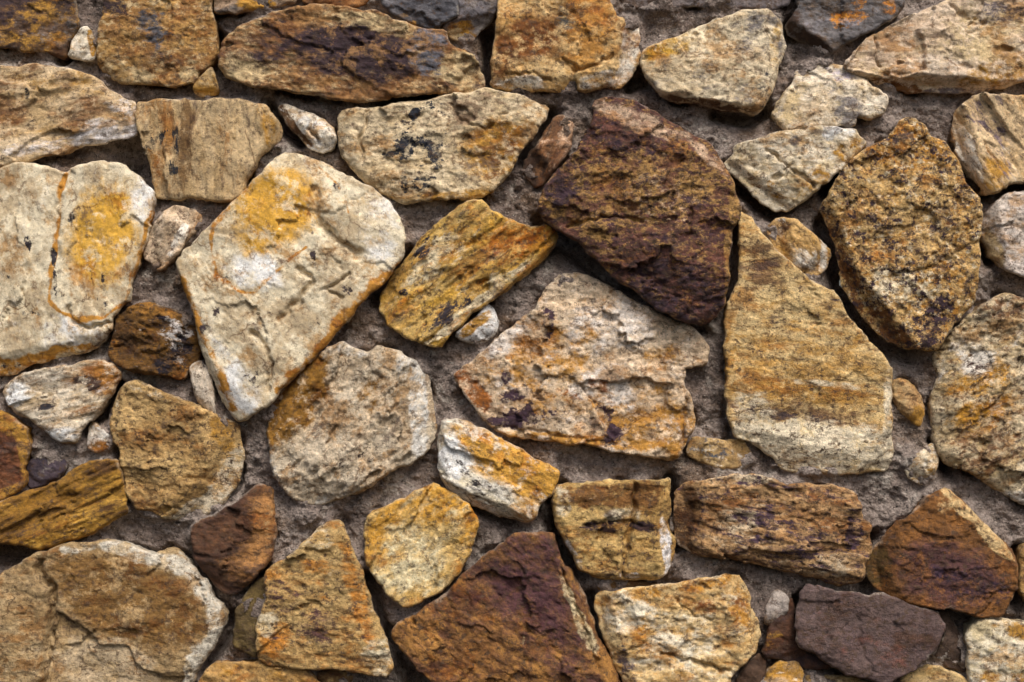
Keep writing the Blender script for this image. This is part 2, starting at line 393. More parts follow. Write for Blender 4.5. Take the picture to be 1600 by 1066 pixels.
S([(1423,187),(1404,193),(1382,222),(1348,237),(1319,260),(1296,298),(1282,324),(1294,352),(1308,388),(1318,448),(1347,492),(1388,532),(1419,545),(1458,546),(1478,521),(1506,484),(1522,469),(1524,434),(1524,380),(1532,344),(1527,316),(1503,286),(1489,254),(1472,226),(1447,212),(1437,197)],
  'tall ochre stone freckled all over with purple brown grains', (204,168,112), (190,150,92),
  [((180,124,50),.36,8,.1),((226,208,172),.36,9,.08),((126,80,38),.3,8,.06),((62,44,50),.41,7.5,.04)],
  P=[(0,1420,230,80,40,0,.25),(2,1390,515,50,16,40,.35),(2,1325,430,10,60,-22,.35),(3,1455,500,20,40,30,.2),(0,1470,450,40,60,0,.15),(1,1400,450,50,30,0,.2)],  # browner left flank carries its shade in the colour
  H=74, rim=34, cut=[(1306,340,1338,430,1.3),(1338,430,1425,538,1.3)], rg=1.5, an=1.1, ter=4, spk=.3, bump=.8, taper=.55, er=12, crack=[(2.5,3,[(1395,430),(1450,420),(1522,378)])])
S([(1535,348),(1547,322),(1566,305),(1600,301),(1660,300),(1660,430),(1600,433),(1572,424),(1549,402),(1537,370)], 'pale grey cream rounded stone at the right edge', (206,192,176), (190,176,158),
  [(GREY,.25,7,.08),(TAN,.1,3,.15)], P=[(1,1548,385,12,35,-15,.7)], H=54, rim=22, cut=[(1552,320,1570,415,.9)], spk=.25)
S([(1200,358),(1206,344),(1230,340),(1256,357),(1288,381),(1296,394),(1290,418),(1269,440),(1232,411),(1206,381)], 'small ochre stone wedged between the striped tan slab and the freckled stone',
  (196,158,104), OCHRE, [(BROWN,.25,4,.12),(PALE,.25,5,.12)], P=[(0,1215,355,16,14,0,.5),(1,1255,405,20,14,40,.4),(1,1285,400,8,25,0,.5)], H=40, rim=18, er=10, g=40, an=2.2, rg=1.3, cut=[(1225,345,1290,392,.6)])
S([(1156,330),(1172,342),(1196,376),(1212,392),(1235,414),(1268,443),(1300,456),(1320,491),(1354,535),(1374,552),(1391,578),(1389,616),(1388,656),(1393,708),(1388,735),(1319,739),(1267,737),(1224,733),(1204,712),(1180,694),(1148,680),(1137,656),(1134,604),(1131,500),(1140,466),(1151,441),(1154,390)],
  'large tan slab banded in horizontal strata with a paler base', (206,178,128), (184,150,98),
  [((178,132,66),.36,4,.2),((120,90,58),.3,7,.1),((216,200,168),.05,4,.15),((70,54,50),.24,7,.05)],
  P=[(0,1270,612,110,14,4,.4),(2,1280,700,130,42,4,.85),(2,1170,650,40,40,0,.4),(1,1220,640,110,12,8,.4),(3,1230,645,90,10,6,.2),(0,1260,560,110,55,0,.15),(2,1290,600,60,6,6,.5),(1,1190,410,30,40,0,.3),(2,1384,650,8,80,0,.6),(0,1140,560,10,60,0,.4)],
  H=52, rim=22, g=4, an=2.2, rg=.55, ter=0, er=10, spk=.26, bump=.6, tilt=(0,.02))
S([(840,326),(850,298),(874,264),(899,240),(919,206),(929,180),(928,160),(960,152),(1000,162),(1030,180),(1075,207),(1110,226),(1127,250),(1140,280),(1154,322),(1151,342),(1141,360),(1138,396),(1132,441),(1127,476),(1114,497),(1096,509),(1058,497),(1023,480),(988,452),(964,434),(929,403),(901,376),(874,361),(843,336)],
  'large dark purple stone flecked with ochre overhanging its neighbours', (104,66,52), (86,54,50),
  [((172,130,74),.42,10,.08),((196,164,128),.24,14,.06),((66,46,54),.34,7,.12),((196,166,136),.0,4,.15)],
  P=[(2,1050,460,90,44,28,.26),(2,970,215,80,22,12,.22),(0,1000,290,140,50,-5,.16),(3,990,190,70,18,22,.75),(3,1100,240,50,12,40,.6),(0,1146,330,8,40,0,.5),(0,905,350,60,12,35,.2),(2,870,300,25,25,0,.3),(1,1030,310,60,40,0,.15),(0,1135,420,6,60,0,.35)],
  H=96, rim=50, g=-6, an=1.5, rg=1.4, ter=5, er=14, spk=.3, bump=.9, rough=.7, cut=[(1010,172,1146,300,.9),(930,200,1070,235,.35),(905,340,1130,480,.3)], taper=.7,
  crack=[(3,5,[(1078,330),(1074,370)]),(3,5,[(890,352),(950,340),(1000,345)])])
S([(818,266),(830,238),(848,212),(866,186),(882,179),(896,200),(890,230),(874,256),(850,284),(834,292),(822,280)], 'small brown chip with a pale streak left of the purple stone', (128,88,54), (96,64,46),
  [(PINK,.32,5,.1),(UMBER,.36,4,.1)], P=[(0,885,205,10,30,20,.4),(1,832,265,16,26,20,.4)], H=36, rim=12, er=9, rg=1.6, g=-60, an=2.0)
S([(528,205),(529,190),(533,177),(557,173),(605,169),(647,162),(678,156),(720,150),(758,143),(810,149),(830,160),(856,167),(851,185),(832,215),(808,243),(794,272),(768,302),(735,310),(695,314),(633,316),(598,302),(564,278),(536,243)],
  'wide cream stone splashed with black lichen spots and an ochre right side', (208,188,152), (190,166,126),
  [(OCHRE,.08,3.5,.18),((136,112,86),.25,4,.12),(RUST,.05,5,.12),((36,38,46),.0,13,.04)],
  P=[(0,780,240,60,50,-35,.6),(2,780,255,45,35,-30,.4),(0,690,308,90,8,-3,.6),(3,632,215,20,52,8,.43),(3,655,235,36,18,0,.36),(3,678,218,20,20,0,.4),(3,663,285,24,28,0,.45),(3,680,172,30,14,0,.42),(3,605,243,10,8,0,.5),(3,632,290,6,18,0,.5),(3,648,180,8,8,0,.5),(3,682,250,12,14,0,.5),(1,755,175,60,20,0,.2),(1,720,200,30,50,0,.15)],
  H=56, rim=22, rg=1.2, ter=4, er=14, crack=[(3,5,[(575,174),(572,200),(562,225),(570,250)]),(2,3,[(705,165),(720,190),(760,205),(790,180)])], cut=[(545,185,560,265,.6),(560,265,640,308,.5)], spk=.2)
S([(434,168),(446,163),(473,174),(504,188),(522,204),(526,218),(520,232),(502,240),(484,231),(460,206)], 'small white stone with a brown left flank between the tan stone and the lichen stone', (218,206,182), WHITE,
  [(BROWN,.05,4,.12),(TAN,.2,4,.12)], P=[(0,460,200,8,50,-42,.8),(0,440,175,14,10,20,.6)], H=36, rim=16, er=9, cut=[(450,170,505,236,.8)], crack=[(3,6,[(490,190),(486,205),(500,222)])])
S([(215,162),(257,158),(288,160),(330,159),(382,160),(418,168),(429,184),(438,201),(436,218),(412,240),(392,272),(387,286),(382,303),(368,314),(333,313),(298,309),(278,314),(243,307),(237,264),(226,222),(216,190)],
  'tan upright grained stone with an orange band and black marks on its left', (190,164,124), (178,148,104),
  [((156,106,52),-.1,7,.2),((122,92,56),.2,5,.15),(OCHRE,.02,4,.15),((34,34,38),.0,12,.04)],
  P=[(0,268,190,14,46,0,.6),(0,255,240,30,40,0,.4),(1,290,240,14,80,4,.45),(3,248,225,12,12,0,.52),(3,278,235,10,40,8,.46),(3,262,212,14,8,0,.48),(3,274,268,10,8,0,.5),(2,425,205,14,40,-20,.6),(2,375,300,30,12,0,.4),(3,268,178,8,8,0,.46),(3,236,228,8,8,0,.45),(0,242,265,8,50,0,.4)],
  H=50, rim=20, g=88, an=3.0, rg=.9, cut=[(430,190,376,306,.9)], spk=.2)
S([(-60,100),(0,104),(35,107),(60,103),(97,110),(139,119),(160,131),(172,145),(204,155),(213,170),(215,196),(207,213),(174,219),(139,227),(104,240),(69,247),(45,257),(0,262),(-60,264)],
  'tan stone tapering right with a splintered white tip at the left edge', (200,176,140), (186,156,112),
  [(OCHRE,.2,3,.18),((128,92,58),.3,3.5,.14),((222,214,206),.02,4,.15),((30,30,34),.0,6,.04)],
  P=[(2,180,205,55,22,-10,.65),(2,190,165,30,14,20,.4),(2,60,232,70,12,-8,.4),(1,120,175,40,30,0,.3),(1,15,160,30,50,0,.25),(3,50,155,5,16,-8,.55),(3,52,194,5,10,0,.5),(0,75,130,70,20,0,.25)],
  H=54, rim=18, g=-12, an=2.6, rg=1.2, cut=[(110,235,205,170,.7),(160,140,205,200,.5)], taper=.4)
S([(-60,270),(5,268),(24,260),(56,258),(87,267),(108,272),(130,259),(156,255),(194,259),(222,281),(240,298),(239,334),(228,379),(210,434),(202,466),(178,498),(177,518),(153,542),(120,552),(80,560),(45,571),(20,584),(0,588),(-60,590)],
  'large cream stone with a yellow oval patch and orange contour line at the left edge', (212,198,166), (178,158,124),
  [((204,152,58),-.05,8,.4),(WHITE,.12,2.5,.2),((180,124,50),-.05,8,.18),((40,34,38),-.02,9,.05)],
  P=[(0,165,370,50,76,14,1.0),(0,185,320,30,14,0,.5),(1,225,310,16,40,8,.5),(1,120,520,70,30,0,.35),(0,70,556,90,6,-10,.5),(3,52,378,9,12,0,.52),(3,54,400,4,10,0,.46),(3,116,345,6,12,12,.55),(3,89,402,5,12,0,.6),(3,92,440,4,36,-3,.56),(3,22,427,4,10,0,.55),(3,147,430,3,12,-12,.52),(3,166,435,4,10,0,.5),(3,171,473,4,14,0,.55),(3,108,460,10,10,0,.4),(3,32,490,30,6,0,.42),(3,62,478,10,12,0,.38),(3,20,570,24,8,-15,.5),(3,158,465,3,8,0,.4)],
  L=[(2,3.0,.75,[(108,276),(98,310),(96,350),(92,400),(84,440),(82,470),(100,488),(130,502),(165,496),(195,476),(212,430),(228,380),(238,330)]),(2,5,.7,[(-20,566),(40,560),(90,548),(150,540)]),(2,7,.6,[(0,585),(30,576),(80,560)])],
  H=60, rim=22, rg=.5, ter=1.5, er=14, g=80, an=1.3, spk=.15, bump=.22, cut=[(215,290,190,470,.35),(40,545,170,520,.6)], crack=[(3,5,[(112,480),(115,500),(140,514),(175,505)]),(4,3,[(104,280),(96,330),(94,400)])])
S([(226,390),(234,370),(244,352),(257,334),(274,323),(298,326),(315,341),(310,357),(290,382),(271,410),(252,424),(240,416),(229,402)], 'small pinkish cream pebble between the two yellow patched stones', (200,178,148), (186,158,124),
  [((128,100,82),.34,6,.1),(PALE,.2,5,.12)], P=[(1,285,375,30,8,-52,.5)], H=40, rim=16, er=12, g=-50, an=1.8, rg=1.3, spk=.25)
S([(449,241),(484,249),(529,270),(570,289),(605,313),(630,354),(634,380),(629,404),(612,431),(584,456),(557,483),(529,518),(494,556),(470,580),(442,607),(422,632),(400,648),(378,658),(366,652),(352,632),(334,588),(320,552),(310,512),(308,490),(295,462),(284,427),(280,408),(296,392),(319,369),(347,340),(375,313),(420,266),(436,246)],
  'biggest cream stone, diamond shaped with a yellow patch and an orange lower right edge', (212,198,166), (176,156,122),
  [((202,148,54),-.05,8,.4),(WHITE,.12,2.5,.2),((176,120,48),-.05,8,.18),((54,42,44),.06,9,.06)],
  P=[(0,435,325,58,66,38,1.05),(0,395,390,20,20,0,.5),(1,400,425,46,24,20,.6),(1,600,370,30,60,0,.3),(1,380,610,30,40,0,.4),(1,350,560,20,60,-20,.3),(3,492,400,5,14,5,.5),(3,490,360,4,14,0,.5),(3,528,292,6,8,0,.5),(3,404,590,5,18,5,.5),(3,392,588,8,8,0,.36),(3,338,486,10,10,0,.45),(3,325,515,9,10,0,.5),(3,545,455,14,12,0,.4),(3,490,500,20,25,20,.24),(3,580,330,16,14,0,.22),(3,355,440,10,10,0,.3),(3,500,312,8,8,0,.25),(3,430,500,12,12,0,.25),(2,590,440,14,26,45,.3)],
  L=[(2,2.6,.75,[(362,330),(340,355),(332,395),(345,430),(375,455),(400,460),(420,440),(445,415),(480,390)]),(2,7,.75,[(625,420),(584,452),(540,498),(500,545),(470,575),(440,606)]),(2,6,.7,[(290,440),(310,500),(330,545),(352,590),(366,640)]),(2,2,.6,[(500,258),(525,285),(545,315),(548,335)]),(2,3,.5,[(470,585),(440,610)]),(2,3,.45,[(340,345),(420,268)])],
  H=72, rim=26, rg=.45, ter=1.5, er=12, g=40, an=1.3, spk=.16, bump=.25, taper=.45,
  crack=[(9,7,[(492,300),(498,350),(520,372),(560,398)]),(4,5,[(470,470),(440,500),(480,455),(492,440),(470,420)]),(4,5,[(400,520),(420,545),(428,570),(420,610)]),(3,4,[(548,430),(510,455),(540,465)])], cut=[(285,420,370,650,.8),(620,415,460,580,.5)])
S([(740,314),(756,317),(768,332),(790,342),(825,356),(853,355),(873,366),(864,387),(846,408),(810,438),(772,467),(737,491),(710,517),(688,542),(665,537),(633,525),(605,504),(593,484),(596,462),(613,432),(636,405),(660,374),(680,352),(704,334),(722,321)],
  'golden yellow stone slanting up to the right with dark specks', (200,164,98), (186,142,70),
  [(GOLD,.42,3.5,.18),((214,196,158),.3,6,.1),((178,106,28),.3,4,.14),((50,44,50),.22,8,.05)],
  P=[(2,800,375,50,30,-25,.3),(0,840,375,40,22,-20,.45),(1,690,400,60,25,-40,.25),(3,700,490,50,14,-30,.3),(3,670,380,14,30,40,.25),(1,775,440,12,12,0,.5),(1,740,480,90,7,-38,.6),(3,640,420,14,50,40,.15),(3,632,458,8,6,0,.5)],
  H=64, rim=24, g=-38, an=2.4, rg=1.4, ter=5, cut=[(655,395,615,500,.9),(692,534,868,380,1.4)], taper=.6, spk=.24, bump=.7)
S([(714,522),(737,500),(762,477),(770,480),(778,500),(777,514),(765,529),(747,537),(725,533)], 'tiny white half moon stone with an orange stripe under the golden slanting stone', WHITE, (204,200,192),
  [(OCHRE,.0,4,.15)], P=[(0,742,508,34,10,-40,.8)], H=34, rim=14, er=10, auto=1)
S([(708,588),(735,565),(765,541),(800,510),(838,482),(850,455),(872,428),(905,428),(935,440),(965,456),(1000,474),(1040,496),(1080,512),(1098,530),(1106,546),(1099,571),(1069,575),(1066,602),(1080,630),(1083,668),(1069,694),(1052,718),(1006,711),(954,703),(912,694),(849,687),(815,682),(780,674),(766,665),(750,641),(730,616)],
  'large cream and rust mottled stone with a notched right side at the middle', (214,190,158), (200,172,138),
  [((178,126,56),.22,3.6,.14),((218,206,190),.28,3,.14),((136,78,28),.2,4,.1),((64,44,54),.16,5,.05)],
  P=[(0,850,570,90,70,-40,.32),(0,1000,650,90,50,0,.35),(0,1040,560,30,20,0,.35),(0,1060,690,30,30,0,.5),(3,806,635,26,30,0,.42),(3,855,650,40,14,0,.36),(3,960,680,26,20,30,.4),(3,792,588,8,14,0,.55),(3,855,510,10,36,0,.34),(3,780,660,40,8,10,.4),(1,950,510,60,40,0,.35),(2,930,600,20,14,0,.3),(2,900,625,30,10,20,.3),(1,940,605,45,28,0,.3),(3,945,630,10,40,-20,.2),(2,740,610,14,40,-35,.45),(0,900,688,120,9,5,.6),(1,800,530,40,14,-38,.35)],
  H=48, rim=20, rg=1.3, ter=4, an=1.3, er=12, spk=.21, bump=.65, step=[([(905,600),(925,590),(960,598),(1010,588),(1040,600),(1035,650),(990,660),(960,690),(940,660),(925,635)],-12)], crack=[(3,4,[(1068,580),(1070,620),(1066,660),(1062,700)]),(3,3,[(770,668),(840,672),(920,688),(960,695)])], tilt=(0,.03))
S([(421,640),(442,612),(466,588),(490,562),(508,549),(536,534),(556,546),(575,552),(595,541),(626,549),(654,569),(668,590),(670,615),(679,640),(677,680),(668,705),(640,722),(598,743),(564,767),(529,778),(487,790),(459,778),(436,757),(426,729),(421,680)],
  'rough pitted tan stone with a white right flank and an olive ochre left flank', (218,200,170), (204,180,146),
  [((150,104,38),.0,3.5,.15),((230,224,210),.1,4,.14),((130,100,70),.24,8,.1),((60,44,36),.14,11,.06)],
  P=[(0,462,622,40,100,28,.95),(1,655,650,14,60,0,.75),(1,640,575,22,28,-30,.4),(0,600,610,50,40,0,.38),(1,545,545,30,12,0,.4),(3,560,720,60,20,-28,.2),(1,430,735,8,40,-10,.4),(1,520,775,50,8,-15,.4)],
  H=60, rim=20, rg=1.7, ter=4, an=1.5, g=-50, cut=[(505,552,440,690,.6),(640,560,645,715,.75),(440,740,560,755,.6)], spk=.19, bump=.85)
S([(170,552),(180,521),(184,497),(201,483),(229,474),(257,479),(288,496),(307,514),(312,546),(306,563),(296,574),(288,594),(270,590),(250,584),(222,584),(194,573),(176,563)],
  'small chunky brown stone with white and black crust below the pinkish pebble', (112,76,28), (86,58,26),
  [((160,110,48),.26,5,.14),((214,206,196),.14,7,.08),((40,32,40),.2,6,.06),(TAN,.15,5,.12)],
  P=[(1,275,530,22,40,-20,.4),(2,285,545,16,22,0,.36),(2,262,570,18,14,0,.34),(2,250,505,20,12,0,.3),(0,240,488,50,12,10,.4),(0,290,585,16,12,0,.5),(0,178,545,8,30,0,.3)], H=58, rim=22, rg=2.0, ter=6, cut=[(250,480,240,590,.35)], spk=.3, bump=.9)
S([(5,610),(21,595),(52,582),(87,574),(118,572),(149,563),(180,570),(192,585),(182,604),(167,628),(148,652),(133,668),(126,689),(101,692),(83,684),(66,667),(52,653),(31,648),(14,632)],
  'cream grained stone with a brown knot at its right end near the left edge', (206,192,166), (180,154,116),
  [((150,98,40),.25,3.5,.15),(WHITE,.2,4,.15),((70,50,40),.22,6,.06),((44,40,44),.05,6,.05)],
  P=[(0,160,590,30,24,0,.45),(2,142,598,20,12,10,.45),(1,30,615,25,20,-20,.5),(1,100,680,40,16,0,.45),(3,78,636,14,6,0,.5),(3,122,681,6,5,0,.5),(0,90,595,40,14,0,.2)], H=52, rim=20, g=-14, an=3, rg=1.2, cut=[(15,632,110,685,.7),(185,600,130,680,.9)])
S([(173,664),(174,645),(187,617),(202,596),(216,593),(250,610),(295,627),(319,641),(347,652),(368,662),(374,687),(380,708),(376,733),(368,757),(347,787),(312,808),(278,812),(243,802),(215,792),(201,771),(197,736),(190,701),(180,684)],
  'tan brown stone with a flat face and a broken lower right flank painted as if lit', (190,156,104), (164,128,78),
  [((128,94,52),.32,5,.15),((204,188,158),.0,5,.12),(OCHRE,.02,4,.15),((64,48,34),.24,9,.06)],
  P=[(1,355,745,20,60,28,.6),(1,310,795,50,18,-20,.65),(2,350,680,16,34,-20,.55),(1,230,610,40,8,25,.35),(2,250,795,40,10,15,.4),(1,182,640,6,30,20,.4)],  # pale patches paint light onto the lower right flank
  H=62, rim=22, rg=1.5, cut=[(322,642,330,720,.7),(335,715,262,806,.8),(200,610,190,680,.7)], g=10, an=1.6, spk=.26, bump=.8)
S([(299,570),(315,564),(327,574),(334,604),(339,650),(323,640),(312,630),(304,597)], 'thin pale sliver wedged against the left side of the biggest cream stone', (206,192,170), (186,170,146),
  [((70,58,52),.36,7,.06)], H=34, rim=14, er=7, g=80, an=2.5, auto=1)
S([(140,680),(143,665),(150,660),(172,676),(180,690),(176,700),(156,706),(141,699)], 'tiny pebble with a white top and brown base beside the flat faced tan brown stone', (196,190,178), TAN,
  [((140,88,32),.0,4,.15)], P=[(0,160,697,24,12,0,.8)], H=30, rim=12, er=10, auto=1)
S([(-60,620),(0,640),(18,650),(44,668),(49,694),(44,722),(40,762),(18,774),(0,783),(-60,790)], 'rust brown stone with an orange rim at the left edge', (108,66,38), (90,54,36),
  [(OCHRE,.15,3.5,.15),(DARK,.2,4,.1)], P=[(0,15,660,40,14,30,.6),(0,42,700,10,40,0,.55),(0,15,770,40,8,-20,.7)], H=48, rim=18, rg=1.2, edge=(0,.3,12))
S([(44,722),(68,711),(97,714),(107,727),(90,748),(70,758),(48,763),(42,745)], 'small dark violet stone sunk in the mortar beside the rust brown stone', (70,58,64), (54,46,54),
  [(GREY,.2,5,.1)], H=16, rim=8, er=9, auto=1, rg=.8)
S([(-60,800),(0,787),(45,766),(85,758),(108,742),(135,724),(160,717),(187,717),(192,740),(200,783),(203,798),(174,815),(132,838),(90,853),(62,859),(35,850),(0,846),(-60,840)],
  'mustard brown wedge of layered stone at the left edge', (146,102,34), (120,82,28),
  [((186,138,58),.36,3,.15),((84,56,26),.36,4,.12),(OCHRE,.25,3,.15)], P=[(0,160,800,40,20,-20,.4),(1,165,735,30,12,-20,.25),(0,80,845,50,10,-12,.3)], H=58, rim=24, g=-24, an=4, rg=1.3, ter=5, taper=.5, cut=[(30,848,200,790,.5)])
S([(303,820),(330,808),(364,790),(385,772),(412,755),(425,764),(427,793),(431,835),(428,863),(414,886),(390,908),(366,929),(350,926),(333,908),(317,892),(305,868)],
  'dark brown wedge with an orange right side below the flat faced tan brown stone', (86,56,36), (68,44,32),
  [((166,116,66),.05,6,.32),(TAN,.05,8,.12),(UMBER,.32,6,.12)], P=[(0,415,820,22,80,8,.75),(0,385,885,30,30,-40,.45),(1,422,830,10,50,0,.3)], H=56, rim=22, rg=1.2, cut=[(398,785,402,880,.35),(310,870,400,895,.5)], taper=.5)
S([(-60,920),(0,900),(28,882),(62,863),(104,850),(146,846),(194,847),(215,855),(243,865),(275,858),(299,882),(325,906),(331,926),(348,942),(355,964),(342,995),(326,1020),(300,1064),(285,1115),(-60,1115)],
  'big brown stone with a split off layer and a white right rim in the bottom left corner', (172,146,106), (152,124,84),
  [((124,90,46),.1,3,.18),((200,190,168),-.1,6,.18),((182,160,126),-.1,4,.14),((84,60,34),.25,8,.07)],
  P=[(0,205,935,120,62,22,.85),(2,170,1040,90,50,10,.75),(2,40,1020,40,60,0,.35),(1,225,866,55,12,12,.6),(1,295,885,40,24,40,.7),(2,25,920,40,30,0,.3)],
  L=[(1,10,.95,[(320,915),(340,945),(346,964),(332,1000),(312,1030),(296,1066)]),(1,8,.5,[(110,858),(160,850),(205,856),(250,874)])],
  step=[([(98,955),(140,980),(165,1005),(205,1008),(222,1036),(255,1050),(290,1056),(285,1120),(85,1120),(82,1000)],-8)],
  crack=[(6,11,[(66,875),(68,895),(85,915),(86,960),(78,1010),(72,1066)])], H=62, rim=22, rg=.9, ter=2.5, er=16, cut=[(235,866,330,935,.5)], spk=.22, bump=.6)
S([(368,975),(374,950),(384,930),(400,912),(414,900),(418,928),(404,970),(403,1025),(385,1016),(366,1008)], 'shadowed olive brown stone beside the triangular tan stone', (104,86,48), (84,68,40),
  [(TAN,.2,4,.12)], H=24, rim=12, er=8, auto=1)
S([(528,812),(536,820),(553,859),(570,904),(584,953),(605,998),(614,1033),(606,1053),(581,1050),(539,1043),(477,1041),(425,1040),(407,1030),(405,975),(420,930),(417,892),(430,882),(459,865),(494,831),(512,817)],
  'triangular tan stone with rust streaks and purple specks near the bottom edge', (182,150,98), (166,130,78),
  [((180,114,42),.3,4,.14),((206,190,156),.18,4,.12),((88,60,54),.26,7,.07),((62,52,52),.1,8,.05)],
  P=[(0,560,930,12,90,-18,.26),(0,470,890,50,20,0,.2),(1,420,975,14,22,0,.5),(2,500,975,30,25,20,.25),(2,440,930,25,20,0,.22),(1,590,1020,25,30,0,.35),(0,430,1000,25,30,0,.3),(1,500,840,30,20,-40,.25),(3,450,940,30,14,0,.25)], H=60, rim=24, g=4, an=2, rg=1.3, er=10, spk=.26, bump=.7, taper=.5)
S([(314,1064),(328,1042),(347,1033),(382,1034),(420,1038),(477,1044),(500,1064),(505,1110),(310,1110)], 'tan ochre stone showing as a strip at the bottom edge', (180,142,88), (160,116,62),
  [(OCHRE,.3,4,.12)], H=44, rim=18)
S([(497,1052),(520,1044),(545,1047),(552,1056),(545,1075),(505,1072)], 'small tan pebble under the triangular stone at the bottom edge', (150,126,82), BROWN, [(TAN,.3,4,.1)], H=20, rim=8, er=9, auto=1)
S([(571,826),(576,808),(588,798),(616,785),(647,769),(680,753),(699,764),(730,785),(747,810),(742,836),(737,863),(716,894),(689,922),(661,936),(636,947),(616,932),(591,904),(574,876)],
  'pale golden rounded stone above the large purple and rust stone', (204,170,110), (190,150,82),
  [((198,142,54),.3,3,.18),((214,198,156),.3,3.5,.16),((110,80,40),.2,7,.06)], P=[(0,690,790,60,30,10,.35),(0,600,830,20,50,20,.3),(1,640,870,50,50,0,.3),(0,730,850,12,50,10,.35),(2,715,855,14,14,0,.25)], H=58, rim=22, rg=1.2, g=-40, spk=.22, bump=.6)
S([(684,695),(688,672),(694,655),(716,654),(754,670),(801,695),(832,714),(872,735),(870,748),(862,770),(843,785),(836,800),(828,817),(801,811),(772,802),(737,786),(709,775),(692,752),(686,726)],
  'white block with a broad orange stripe across its upper face', (216,208,190), (206,192,160),
  [((206,150,64),.02,5,.32),(WHITE,.2,4,.14),((196,132,36),.0,4,.15),((52,46,46),.16,9,.05)],
  P=[(0,795,722,100,32,26,1.0),(0,835,770,30,40,0,.6),(2,815,795,24,20,0,.5),(3,720,730,30,40,30,.22),(1,712,720,24,24,0,.4),(1,700,690,14,30,0,.3),(3,770,770,50,14,20,.2)],
  H=70, rim=28, g=26, an=2, cut=[(696,665,700,745,.8),(700,752,830,806,1.2),(700,660,868,738,.6)], spk=.2, taper=.5)
S([(612,982),(633,967),(668,946),(702,922),(720,901),(754,870),(785,846),(805,832),(835,832),(864,832),(870,858),(880,882),(901,904),(916,940),(930,988),(948,1020),(966,1060),(985,1110),(720,1110),(685,1066),(654,1043),(633,1016),(616,994)],
  'large purple and rust stone with a cream right edge at the bottom edge', (118,80,44), (98,64,42),
  [((166,116,58),.38,5,.15),((84,52,54),.2,5,.25),((196,176,136),-.1,4,.12),((50,36,42),.15,6,.08)],
  P=[(1,830,890,60,70,0,.38),(1,875,990,45,80,-20,.32),(1,770,920,50,50,0,.2),(0,650,985,40,40,0,.3),(0,790,1040,120,50,0,.12),(2,890,930,9,40,-25,.75),(2,915,985,10,40,-25,.7),(0,885,890,8,30,-20,.5),(3,840,870,40,40,0,.15),(2,818,995,3,14,5,.55),(0,945,1040,12,40,-22,.4)],
  H=66, rim=26, rg=1.3, g=30, an=1.5, cut=[(864,850,950,1066,1.2)], crack=[(3,5,[(866,850),(885,910),(905,960),(935,1040)])], taper=.4, spk=.26, bump=.7)
S([(862,786),(869,758),(919,753),(974,750),(1023,751),(1046,747),(1045,776),(1043,817),(1053,845),(1053,868),(1043,892),(1023,907),(988,904),(954,904),(929,900),(905,884),(884,849),(868,817)],
  'golden brown cracked block with a white right rim below the large mottled stone', (194,160,102), (172,132,74),
  [((122,82,40),.26,5,.12),((206,190,158),.12,4,.12),((62,44,46),.12,5,.07),((228,222,214),-.2,4,.12)],
  P=[(0,930,775,55,14,4,.6),(0,1005,770,24,18,0,.5),(2,945,820,50,9,0,.45),(2,1010,820,20,10,0,.5),(2,985,870,26,20,0,.3),(3,1040,850,10,50,-8,.9),(3,1000,898,60,8,0,.6),(1,970,803,30,12,0,.5),(1,880,780,14,25,0,.5),(3,895,860,9,30,-35,.6),(0,960,760,80,5,0,.3)],
  H=66, rim=26, crack=[(4,8,[(989,752),(988,800),(978,840),(972,895)]),(2.5,4,[(910,820),(960,812),(1000,818)])], cut=[(1030,760,1030,900,.9),(1030,895,910,890,.9),(910,890,872,800,.8)], rg=1.1, an=1.8, spk=.26, bump=.7, taper=.5)
S([(1073,703),(1080,686),(1098,684),(1127,690),(1156,686),(1166,700),(1180,716),(1162,726),(1130,731),(1103,723),(1076,713)], 'small tan stone with a blue grey smear between the mottled stone and the tan slab', (176,146,100), (150,116,70),
  [((70,80,92),.12,9,.1),(OCHRE,.3,7,.12),(PALE,.3,8,.1)], P=[(0,1110,700,30,18,20,.3)], H=32, rim=14, er=10, rg=1.3)
S([(1054,800),(1056,768),(1075,754),(1115,746),(1150,742),(1190,742),(1225,757),(1277,757),(1312,761),(1334,772),(1343,808),(1357,822),(1355,863),(1344,904),(1328,912),(1310,914),(1284,905),(1242,895),(1200,884),(1144,873),(1092,866),(1068,856),(1054,835)],
  'long mottled stone of rust, cream and violet below the banded slab', (178,140,96), (150,108,66),
  [((206,184,150),.3,5,.1),((150,92,42),.26,6,.12),((72,52,64),.38,7,.07),((86,56,26),.0,4,.15)],
  P=[(3,1070,810,20,50,0,.75),(2,1330,830,12,30,0,.3),(2,1195,810,16,16,0,.3),(0,1150,748,60,8,0,.5),(3,1150,870,120,8,8,.4),(0,1150,820,40,40,0,.2),(1,1260,775,70,14,0,.2),(2,1230,850,60,20,10,.12),(0,1300,880,30,20,0,.25)],  # dark brown patch on the left side paints in its shade
  H=62, rim=26, g=8, an=2.6, rg=1.6, ter=6, cut=[(1094,750,1098,866,.9),(1095,855,1340,900,.8)], spk=.3, bump=.85, taper=.55)
